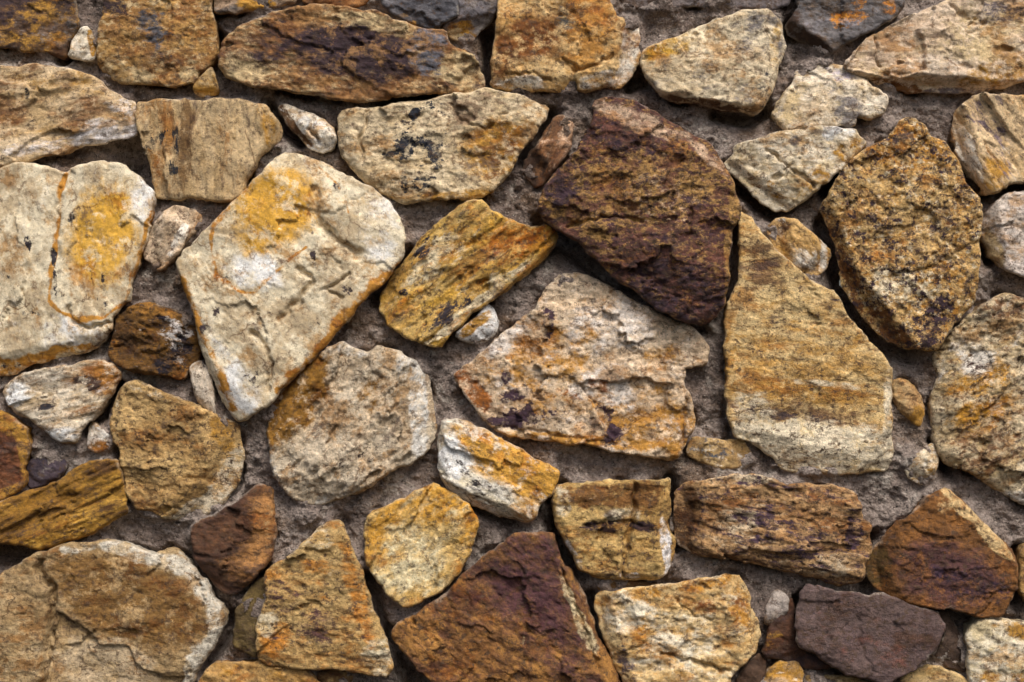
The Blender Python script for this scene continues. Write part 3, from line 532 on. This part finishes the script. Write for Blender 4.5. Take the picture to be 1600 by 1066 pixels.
S([(1350,890),(1362,860),(1388,830),(1416,803),(1440,776),(1474,762),(1496,778),(1527,813),(1558,841),(1578,862),(1585,890),(1578,930),(1560,960),(1527,961),(1499,953),(1478,942),(1458,948),(1416,942),(1388,932),(1364,912)],
  'peaked rust stone with a dark purple belly and a cream upper right edge', (136,88,42), (112,74,38),
  [((204,172,122),-.1,4.5,.12),((84,54,50),-.05,5,.28),((60,42,56),.0,6,.14),((84,62,26),.0,4,.12)],
  P=[(0,1525,820,12,80,-43,.85),(0,1470,785,24,20,0,.5),(1,1475,895,85,55,15,.85),(2,1520,915,60,36,15,.5),(3,1370,885,20,40,25,.75),(0,1560,855,14,16,0,.5),(2,1450,880,25,20,0,.3)],
  H=74, rim=30, rg=1.2, cut=[(1400,830,1388,935,1.0),(1490,780,1578,880,.45)], taper=.6, spk=.26, bump=.7)
S([(1592,860),(1600,850),(1660,845),(1660,945),(1600,942),(1590,915)], 'sliver of tan brown stone at the right edge beside the peaked rust stone', (168,130,76), BROWN, [(TAN,.3,4,.1)], H=44, rim=18)
S([(1460,546),(1482,518),(1506,497),(1531,477),(1565,461),(1600,468),(1660,480),(1660,800),(1600,789),(1576,774),(1541,753),(1513,736),(1482,727),(1465,708),(1455,668),(1454,630),(1464,590)],
  'large cream and ochre pitted stone at the right edge', (206,186,150), (190,164,120),
  [((186,130,44),.2,3.5,.14),((216,206,188),.25,4,.14),((128,96,66),.3,7,.09),((76,56,50),.18,7,.06)],
  P=[(0,1530,600,50,50,-30,.4),(0,1520,660,40,25,0,.35),(1,1520,560,25,40,-40,.4),(2,1530,700,50,40,0,.22),(3,1545,580,60,14,20,.2),(1,1590,780,25,14,20,.5),(2,1570,480,40,20,0,.2),(3,1580,700,20,30,0,.2)],
  H=58, rim=20, rg=1.7, ter=5, cut=[(1484,540,1478,710,.7),(1485,715,1610,775,.7)], spk=.26, bump=.8, g=-20)
S([(1392,596),(1404,590),(1424,601),(1440,628),(1442,645),(1435,667),(1420,654),(1402,640),(1394,622)], 'small ochre chip stuck in the mortar right of the banded slab', (176,138,92), TAN,
  [(OCHRE,.3,4,.12),(BROWN,.2,5,.1)], P=[(0,1430,650,14,18,0,.5)], H=26, rim=10, er=10, rg=1.4)
S([(1409,727),(1430,710),(1456,694),(1461,705),(1463,724),(1458,740),(1440,755),(1422,747)], 'small cream chip with an orange spot above the peaked rust stone', (206,190,158), CREAM,
  [(OCHRE,.42,7,.1),(WHITE,.3,7,.1)], H=34, rim=12, er=9, rg=1.3)
S([(1248,925),(1260,910),(1295,920),(1347,930),(1376,926),(1423,944),(1458,955),(1475,975),(1455,1016),(1416,1050),(1390,1065),(1364,1061),(1319,1050),(1284,1027),(1245,1006),(1243,960)],
  'flat dull purple slab with a pointed foot at the bottom edge', (96,78,72), (86,68,64),
  [((112,92,88),.32,5,.15),((116,72,58),.15,4,.15),((60,50,56),.2,6,.1)], P=[(1,1360,1010,100,20,15,.2),(1,1365,965,14,14,0,.2)], H=60, rim=34, rg=.4, ter=1, er=6, auto=2, spk=.24, bump=.6, taper=.5, crack=[(2,1.5,[(1340,960),(1345,1020),(1365,1050)])])
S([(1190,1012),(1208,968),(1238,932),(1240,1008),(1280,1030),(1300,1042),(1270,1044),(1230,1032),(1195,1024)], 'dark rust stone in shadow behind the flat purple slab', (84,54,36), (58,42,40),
  [(OCHRE,.15,5,.1)], H=22, rim=10, er=8, auto=1, P=[(0,1205,1000,14,20,20,.3)])  # side face of the purple slab, added as a piece of its own
S([(1192,972),(1200,942),(1210,922),(1230,932),(1226,958),(1205,975)], 'small greyish white chip left of the flat purple slab', (176,164,150), (150,138,126), [(GREY,.3,6,.1)], H=26, rim=10, er=7, auto=1)
S([(1462,955),(1474,950),(1494,984),(1510,1015),(1508,1048),(1480,1042),(1458,1028),(1478,978)], 'dark brown wedge right of the flat purple slab', (88,70,58), (70,54,44), [(TAN,.15,5,.1)], H=26, rim=10, er=8, auto=1)
S([(1505,992),(1514,974),(1524,965),(1562,966),(1600,972),(1660,980),(1660,1110),(1515,1110),(1512,1055)], 'cream white stone in the bottom right corner', (212,200,172), (196,178,138),
  [(OCHRE,.1,4,.15),(GREY,.15,4,.12),(WHITE,.2,4,.14)], P=[(0,1580,980,30,12,15,.6),(0,1560,1055,50,12,0,.45)], H=56, rim=22, rg=1.1)
S([(1402,1068),(1423,1050),(1465,1039),(1492,1049),(1512,1066),(1512,1110),(1400,1110)], 'tan stone peeping over the bottom edge below the dark brown wedge', (196,164,110), TAN, [(OCHRE,.25,4,.12)], H=40, rim=16)
S([(1194,1066),(1202,1045),(1217,1035),(1240,1036),(1252,1050),(1254,1110),(1195,1110)], 'small pinkish tan stone at the bottom edge below the dark rust stone', (176,146,112), OCHRE, [(PALE,.3,5,.1),(BROWN,.2,5,.1)], H=36, rim=14, er=10)
S([(1262,1054),(1300,1058),(1340,1060),(1365,1070),(1375,1110),(1262,1110)], 'tan stone sliver at the bottom edge under the flat purple slab', (160,132,84), BROWN, [(SAND,.3,4,.1)], H=24, rim=10)
S([(929,940),(936,926),(974,920),(1023,915),(1075,906),(1127,898),(1152,900),(1166,918),(1177,960),(1188,990),(1181,1020),(1150,1040),(1138,1060),(1130,1110),(990,1110),(974,1066),(954,1020),(938,975)],
  'cream and amber stone with a brown crack at the bottom edge', (202,174,126), (190,152,96),
  [((180,124,48),.3,3.2,.15),((214,202,174),.3,3.5,.14),((130,80,36),.2,5,.1),((96,82,82),.1,5,.1)],
  P=[(0,1150,930,20,50,-15,.4),(0,1010,980,30,70,0,.2),(1,970,955,30,30,0,.4),(0,1080,912,90,10,-6,.35),(3,980,1040,12,50,-14,.4),(2,1120,945,50,14,0,.3),(1,1060,990,60,40,20,.2)],
  H=62, rim=24, crack=[(2.5,5,[(1030,1018),(1070,1026),(1110,1040),(1140,1046)]),(2,3,[(1060,935),(1080,960),(1110,965)])], cut=[(955,930,990,1066,.8),(1120,905,1175,1000,.35)], rg=1.4, ter=5, taper=.5, spk=.22)
S([(934,918),(938,908),(960,905),(1000,908),(1030,914),(985,918),(950,923)], 'thin brown sliver between the cracked block and the amber stone', (120,92,56), BROWN, [(TAN,.3,5,.1)], H=18, rim=8, er=6, auto=0)
S([(1150,1058),(1166,1035),(1186,1022),(1194,1035),(1192,1060),(1185,1100),(1145,1100)], 'dark brown fragment right of the amber stone at the bottom edge', (84,62,46), UMBER, [(TAN,.15,5,.1)], H=20, rim=8, er=8, auto=0)
S([(1045,812),(1052,808),(1057,818),(1055,829),(1047,828)], 'tiny grey pebble in the gap beside the cracked block', (150,140,130), GREY, [], H=16, rim=8, er=6, auto=0, name='pebble')
S([(467,806),(478,798),(494,802),(492,813),(474,816)], 'tiny cream crumb of stone in the mortar below the pitted tan stone', (190,172,134), TAN, [], H=14, rim=6, er=6, auto=0, name='pebble')
#STONES_END

# dark crevices in the mortar: (width, depth, line)
GAPS = [(9,40,[(595,164),(660,156),(745,150)]),(8,45,[(343,60),(344,95),(348,122)]),(14,40,[(850,350),(900,392),(960,446),(1040,500),(1095,518)]),(8,55,[(1153,345),(1146,400),(1138,470),(1128,500)]),
 (12,35,[(1290,350),(1305,420),(1330,480),(1370,530),(1420,556)]),(8,60,[(1049,752),(1050,790),(1056,845)]),(8,45,[(1352,915),(1345,870),(1360,840)]),(7,45,[(1588,860),(1588,940)]),
 (9,45,[(985,136),(1002,128)]),(9,40,[(1120,178),(1170,186),(1195,175)]),(8,40,[(764,50),(763,135)]),(8,40,[(640,400),(610,440),(590,470)]),(26,35,[(205,225),(225,262),(230,285)]),
 (14,35,[(0,862),(40,868)]),(14,40,[(622,1004),(634,1040),(660,1080)]),(8,40,[(384,920),(410,895)]),(8,35,[(360,965),(345,1005),(320,1040)]),(9,45,[(872,835),(885,868),(905,895)]),
 (7,40,[(925,930),(935,975),(955,1030),(970,1066)]),(9,35,[(1244,940),(1243,1005),(1290,1040),(1340,1060)]),(7,45,[(186,600),(165,640),(137,672)]),(6,40,[(196,765),(194,700)]),(6,40,[(312,520),(318,560)]),
 (9,35,[(1130,270),(1165,300),(1205,332)]),(7,40,[(1290,300),(1310,270)]),(7,40,[(860,180),(840,215),(815,250)]),(6,40,[(704,500),(760,470)]),(7,35,[(1500,250),(1520,290),(1535,310)]),(7,35,[(1545,410),(1530,380)]),
 (8,40,[(105,62),(104,95)]),(7,30,[(690,790),(740,792),(800,818)]),(6,30,[(570,900),(600,970),(618,1010)]),(7,35,[(1480,735),(1455,690)]),(9,30,[(860,790),(868,820)]),(8,30,[(1545,300),(1590,292)]),(6,35,[(420,170),(445,205),(470,225)]),(8,40,[(-10,262),(6,275)]),(8,30,[(1470,955),(1500,975),(1530,966)])]

# ---------------------------------------------------------------- the wall
wall = bpy.data.objects.new('stone_wall', None)
scene.collection.objects.link(wall)
wall.location = (0, 0, 0)
wall['label'] = 'rubble wall of cream, ochre and dark purple stones set in grey sandy mortar'
wall['category'] = 'wall'
wall['kind'] = 'thing'

def to_world(x, y, h, f=1.0):
    return np.stack([(x - CX) * f / 1000.0, -h / 1000.0, (CY - y) * f / 1000.0 + CZ], 1)

def build_stone(st, idx, step=2.0):
    rng = np.random.default_rng(1000 + idx)
    seed = int(rng.integers(0, 200))
    raw = np.array(st['poly'], float)
    rim0 = st['rim'] * .95 + 4
    H0 = rim0 + (st['H'] - st['rim']) * .66
    size = math.sqrt(max(1.0, 0.5 * abs(np.dot(raw[:, 0], np.roll(raw[:, 1], -1)) - np.dot(raw[:, 1], np.roll(raw[:, 0], -1)))))
    if size < 75: rim0 += 7; H0 += 9
    out = rough_outline(raw, seed, amp=min(1.0, size / 120 + .45))
    st['outline'] = out
    cen = out.mean(0)
    x0, y0 = out.min(0) - 2 * step; x1, y1 = out.max(0) + 2 * step
    nx = int((x1 - x0) / step) + 1; ny = int((y1 - y0) / step) + 1
    gx, gy = np.meshgrid(x0 + np.arange(nx) * step, y0 + np.arange(ny) * step)
    X = gx.ravel(); Y = gy.ravel()
    d, qx, qy = sdf(X, Y, out)
    keep = d > -0.5 * step
    K = keep.reshape(ny, nx)
    Q = K[:-1, :-1] & K[1:, :-1] & K[:-1, 1:] & K[1:, 1:]
    ii, jj = np.nonzero(Q)
    v00 = ii * nx + jj
    quads = np.stack([v00, v00 + nx, v00 + nx + 1, v00 + 1], 1)
    used = np.unique(quads)
    remap = np.full(nx * ny, -1); remap[used] = np.arange(len(used))
    quads = remap[quads]
    X = X[used]; Y = Y[used]; d = d[used]; qx = qx[used]; qy = qy[used]
    # boundary edges
    e = np.concatenate([quads[:, [0, 1]], quads[:, [1, 2]], quads[:, [2, 3]], quads[:, [3, 0]]])
    key = np.sort(e, 1); kk = key[:, 0].astype(np.int64) * (len(X) + 1) + key[:, 1]
    _, inv, cnt = np.unique(kk, return_inverse=True, return_counts=True)
    be = e[cnt[inv] == 1]
    bv = np.unique(be)
    X[bv] = qx[bv]; Y[bv] = qy[bv]; d[bv] = 0.0
    d = np.maximum(d, 0)
    # grain coordinates
    a = math.radians(st['g']); ca, sa = math.cos(a), math.sin(a)
    def grain(X, Y): return ((X - cen[0]) * ca + (Y - cen[1]) * sa) / st['an'], (-(X - cen[0]) * sa + (Y - cen[1]) * ca)
    u, v = grain(X, Y)
    rg = st['rg'] * min(1.0, size / 160 + .5)
    n_big = fbm(X / 85, Y / 85, 3, seed + 1)
    n_mid = fbm(u / 34, v / 34, 4, seed + 2, .55)
    n_fine = fbm(u / 9, v / 9, 3, seed + 9, .6)
    h = H0 + (X - cen[0]) * st['tilt'][0] + (Y - cen[1]) * st['tilt'][1] + n_big * 4.5 * min(1, size / 130)
    # facets where the face breaks away
    cuts = list(st['cut'])
    nauto = (st['auto'] + 1) // 2 if size > 75 else st['auto'] + 3
    for k in range(nauto):
        th = rng.uniform(0, 2 * np.pi); dv = np.array([math.cos(th), math.sin(th)])
        far = ((out - cen) @ dv).max()
        p = cen + dv * far * (rng.uniform(.7, .93) if size > 75 else rng.uniform(.2, .7)); tv = np.array([-dv[1], dv[0]])
        b = p + tv * 50
        cuts.append((p[0], p[1], b[0], b[1], rng.uniform(.2, .65) if size > 75 else rng.uniform(.25, .8)))
    for (ax, ay, bx, by, sl) in cuts:
        tx, ty = bx - ax, by - ay
        l = math.hypot(tx, ty); nxn, nyn = ty / l, -tx / l
        if (cen[0] - ax) * nxn + (cen[1] - ay) * nyn > 0: nxn, nyn = -nxn, -nyn
        dist = (X - ax) * nxn + (Y - ay) * nyn + n_mid * 5 + n_big * 4
        along = ((X - ax) * tx + (Y - ay) * ty) / l
        off = np.maximum(0, np.maximum(-along - 40, along - l - 40)) if len(st['cut']) and (ax, ay, bx, by, sl) in st['cut'] else 0
        dist = dist - off * .8
        w = 2.5
        dist = np.where(dist > w, dist, np.where(dist < -w, 0, (dist + w) ** 2 / (4 * w)))
        h = h - sl * np.minimum(dist, 60)
    for (poly, dz) in st['step']:
        wx = X + n_mid * 6; wy = Y + fbm(v / 30, u / 30, 3, seed + 70) * 6
        ds, _, _ = sdf(wx, wy, np.array(poly, float))
        h = h + dz * sstep(-2.0, 2.0, ds)
    # split faces: broken plates with small ledges between them
    ncell = max(2, int((x1 - x0) * (y1 - y0) / 4200))
    sx = rng.uniform(x0, x1, ncell); sy = rng.uniform(y0, y1, ncell)
    su, sv = grain(sx, sy)
    wu = u + n_mid * 16 + n_fine * 3; wv = v + fbm(v / 34, u / 34, 4, seed + 61, .55) * 16
    ci = ((wu[:, None] - su) ** 2 + (wv[:, None] - sv) ** 2).argmin(1)
    ta = rng.normal(0, .05, (ncell, 2)); tc = rng.normal(0, .9, ncell)
    h = h + (ta[ci, 0] * (X - sx[ci]) + ta[ci, 1] * (Y - sy[ci]) + tc[ci]) * np.clip(.1 + .9 * rg, 0, 1.4)
    if st['ter']:
        q = (n_mid * .75 + n_big * .5) * 2.2
        fl = np.floor(q); fr = q - fl
        h = h + (fl + sstep(.72, 1.0, fr)) * st['ter'] * rg * .36
    h = h + n_mid * 1.5 * rg + n_fine * 1.25 * rg
    pit = np.clip(fbm(u / 13, v / 13, 3, seed + 21) - .22, 0, 1)
    h = h - pit * 3.6 * rg
    for (w, dp, pts) in st['crack']:
        wob = fbm(X / 16, Y / 16, 2, seed + 33) * 5
        dl = line_dist(X + wob, Y + fbm(X / 16, Y / 16, 2, seed + 37) * 5, pts)
        h = h - 1.9 * dp * np.exp(-(dl / w) ** 2)
    # rounded arris, its radius uneven along the outline
    r = .34 * st['er'] * (1 + .85 * fbm(X / 40, Y / 40, 2, seed + 51)) * min(1, size / 130 + .1)
    r = np.maximum(r, 3)
    t = np.clip(d / r, 0, 1)
    rim = rim0 + n_big * 3
    top = np.maximum(h, rim + 2 + n_mid * 2)
    E = np.minimum(top - rim, r * 1.1)
    h = top - E * (1 - np.sqrt(np.clip(t * (2 - t), 0, 1)))
    # sides going back into the wall
    nb = len(bv)
    bpos = {int(k): i for i, k in enumerate(bv)}
    bi = np.array([[bpos[int(p)], bpos[int(q)]] for p, q in be])
    nrm = np.zeros((nb, 2))
    ed = np.stack([X[be[:, 1]] - X[be[:, 0]], Y[be[:, 1]] - Y[be[:, 0]]], 1)
    en = np.stack([-ed[:, 1], ed[:, 0]], 1)
    mid = np.stack([(X[be[:, 0]] + X[be[:, 1]]) / 2, (Y[be[:, 0]] + Y[be[:, 1]]) / 2], 1)
    np.add.at(nrm, bi[:, 0], en); np.add.at(nrm, bi[:, 1], en)
    nrm /= (np.linalg.norm(nrm, axis=1, keepdims=True) + 1e-9)
    test = ((mid - cen) * en).sum()
    if test < 0: nrm = -nrm                               # outward
    N = len(X)
    levels = 6
    VX, VY, VH, DD = [X], [Y], [h], [d]
    for k in range(1, levels + 1):
        f = k / levels
        hb = h[bv]
        hh = hb + (-46 - hb) * f
        inset = st['taper'] * (hb - hh) * (0.6 + .5 * fbm(X[bv] / 30, Y[bv] / 30, 2, seed + 81)) - 1.2 * math.sin(f * 3.14) + 1.5 * perlin(X[bv] / 7 + k * 1.3, Y[bv] / 7, seed + 83)
        inset = np.minimum(inset, size * .3)
        VX.append(X[bv] - nrm[:, 0] * inset); VY.append(Y[bv] - nrm[:, 1] * inset); VH.append(hh); DD.append(np.zeros(nb))
    sides = []
    prev = lambda k: (bv if k == 0 else N + (k - 1) * nb + np.arange(nb))
    for k in range(levels):
        a0, a1 = prev(k), prev(k + 1)
        sides.append(np.stack([a0[bi[:, 1]], a0[bi[:, 0]], a1[bi[:, 0]], a1[bi[:, 1]]], 1))
    quads = np.concatenate([quads] + sides)
    X = np.concatenate(VX); Y = np.concatenate(VY); h = np.concatenate(VH); d = np.concatenate(DD)
    f = (DIST - st['rim'] - 6) / DIST
    me = add_mesh(st['name'], to_world(X, Y, h, f), quads)
    # pigment amounts, with wandering edges
    u, v = grain(X, Y)
    w1 = fbm(X / 42, Y / 42, 3, seed + 91); w2 = fbm(X / 42, Y / 42, 3, seed + 97)
    pig = np.zeros((len(X), 4))
    for k in range(4): pig[:, k] = st['layers'][k][1]
    for (k, px, py, rx, ry, ang, s) in st['P']:
        b = math.radians(ang); cb, sb = math.cos(b), math.sin(b)
        dx = X - px + w1 * min(9, .45 * rx); dy = Y - py + w2 * min(9, .45 * ry)
        e_ = np.hypot((dx * cb + dy * sb) / rx, (-dx * sb + dy * cb) / ry)
        pig[:, k] += s * (1 - sstep(.55, 1.5, e_))
    for (k, w, s, pts) in st['L']:
        dl = line_dist(X + w1 * 5, Y + w2 * 5, pts)
        pig[:, k] += 1.3 * s * np.exp(-(dl / (w * 1.4 * (1 + .7 * w1))) ** 2) * (1 + .6 * w2)
    if st['edge']:
        k, s, w = st['edge']; pig[:, k] += s * (1 - sstep(0, w, d))
    attr_col(me, 'pig', pig)
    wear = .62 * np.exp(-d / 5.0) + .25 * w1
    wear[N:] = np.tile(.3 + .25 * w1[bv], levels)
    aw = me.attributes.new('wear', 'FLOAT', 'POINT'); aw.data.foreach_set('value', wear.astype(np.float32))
    o3 = rng.uniform(-40, 40, 3)
    attr_vec(me, 'gco', np.stack([u / 100 + o3[0], v / 100 + o3[1], h / 100 + o3[2]], 1))
    attr_vec(me, 'fco', np.stack([X / 100 + o3[1], Y / 100 + o3[2], h / 100 + o3[0]], 1))
    me.materials.append(stone_material(st))
    ob = bpy.data.objects.new(st['name'], me)
    scene.collection.objects.link(ob)
    ob.parent = wall
    if st['label']: ob['label'] = st['label']
    return ob

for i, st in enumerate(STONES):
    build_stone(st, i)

# ---------------------------------------------------------------- the wall runs on past the photographed patch
def neighbours():
    r = random.Random(5)
    tones = [((206,190,160),(170,150,120)),((190,158,112),(160,122,74)),((172,124,64),(124,82,42)),((104,68,54),(80,54,52)),((200,170,120),(184,136,76))]
    cells = []
    def band(x0, x1, y0, y1, nx, ny):
        for a in range(nx):
            for b in range(ny):
                cells.append((x0 + (x1 - x0) * a / nx, x0 + (x1 - x0) * (a + 1) / nx, y0 + (y1 - y0) * b / ny, y0 + (y1 - y0) * (b + 1) / ny))
    band(-310, -70, -230, 1310, 1, 9); band(1670, 1910, -230, 1310, 1, 9)
    band(-64, 1664, -230, -50, 8, 1); band(-64, 1664, 1120, 1310, 8, 1)
    for (x0, x1, y0, y1) in cells:
        m = 9
        pts = []
        for fx, fy in ((0,.15),(.2,0),(.55,.02),(.85,0),(1,.25),(1,.7),(.8,1),(.45,.97),(.15,1),(0,.7)):
            x = x0 + m + (x1 - x0 - 2 * m) * fx; y = y0 + m + (y1 - y0 - 2 * m) * fy
            ix, iy = (.5 - fx), (.5 - fy)
            k = r.uniform(0, .22)
            pts.append((x + ix * k * (x1 - x0), y + iy * k * (y1 - y0)))
        A, B = r.choice(tones)
        S(pts, None, A, B, [(OCHRE,.3,3.5,.15),(PALE,.25,4,.12),(BROWN,.28,5,.1),(DARK,.18,7,.06)], H=r.uniform(44, 62), rim=r.uniform(16, 24), g=r.uniform(-40, 40), an=r.uniform(1.2, 2.4), rg=r.uniform(.7, 1.4))
n0 = len(STONES)
neighbours()
for i in range(n0, len(STONES)):
    build_stone(STONES[i], i, step=4.0)

# ---------------------------------------------------------------- mortar
def build_mortar(step=2.5, x0=-330., x1=1930., y0=-250., y1=1330.):
    nx = int((x1 - x0) / step) + 1; ny = int((y1 - y0) / step) + 1
    gx, gy = np.meshgrid(x0 + np.arange(nx) * step, y0 + np.arange(ny) * step)
    X = gx.ravel(); Y = gy.ravel()
    D = np.full(len(X), -60.0)                            # distance to nearest stone, inside positive
    Hn = np.zeros(len(X))
    for st in STONES:
        o = st['outline']
        f = (DIST - st['rim'] - 6) / DIST
        o = (o - (CX, CY)) * f + (CX, CY)
        m = (X > o[:, 0].min() - 40) & (X < o[:, 0].max() + 40) & (Y > o[:, 1].min() - 40) & (Y < o[:, 1].max() + 40)
        k = np.nonzero(m)[0]
        d, _, _ = sdf(X[k], Y[k], o)
        D[k] = np.maximum(D[k], d)
    big = fbm(X / 120, Y / 120, 3, 301); mid = fbm(X / 38, Y / 38, 4, 311); fine = fbm(X / 9, Y / 9, 3, 321, .6); grit = perlin(X / 4.2, Y / 4.2, 331)
    h = 12.5 + big * 8 + mid * 8 + fine * 3.6 + grit * 1.6 - 9 * np.clip(fbm(X / 26, Y / 26, 3, 351) - .25, 0, 1)
    h = h + 4 * np.clip(fbm(X / 15, Y / 15, 2, 361) - .3, 0, 1) * 3
    side = fbm(X / 70, Y / 70, 3, 341)
    near = np.exp(-np.maximum(-D, 0) / 9.0)
    h = h + near * (side * 28 + 6)                        # pointing smeared up against some stones, shrunk away from others
    h = h - np.exp(-(np.maximum(-D, 0) / 3.0) ** 2) * np.clip(0 - side * 16, 0, 12)
    for (w, dp, pts) in GAPS:
        dl = line_dist(X + mid * 5, Y + big * 5, pts)
        h = h - (dp + 18) * np.exp(-(dl / (w * 1.35)) ** 2)
    h = np.clip(h, -44, 34)
    K = (D < 16).reshape(ny, nx)
    Q = K[:-1, :-1] & K[1:, :-1] & K[:-1, 1:] & K[1:, 1:]
    ii, jj = np.nonzero(Q)
    v00 = ii * nx + jj
    quads = np.stack([v00, v00 + nx, v00 + nx + 1, v00 + 1], 1)
    used = np.unique(quads)
    remap = np.full(nx * ny, -1); remap[used] = np.arange(len(used))
    quads = remap[quads]; X = X[used]; Y = Y[used]; h = h[used]
    me = add_mesh('mortar', to_world(X, Y, h), quads)
    attr_vec(me, 'gco', np.stack([X / 100, Y / 100, h / 100], 1))
    me.materials.append(mortar_material())
    ob = bpy.data.objects.new('mortar', me)
    scene.collection.objects.link(ob)
    ob.parent = wall
    ob['label'] = 'grey brown sandy mortar filling the joints between the stones'
build_mortar()
print('TRIS', sum(len(o.data.polygons) * 2 for o in bpy.data.objects if o.type == 'MESH'))
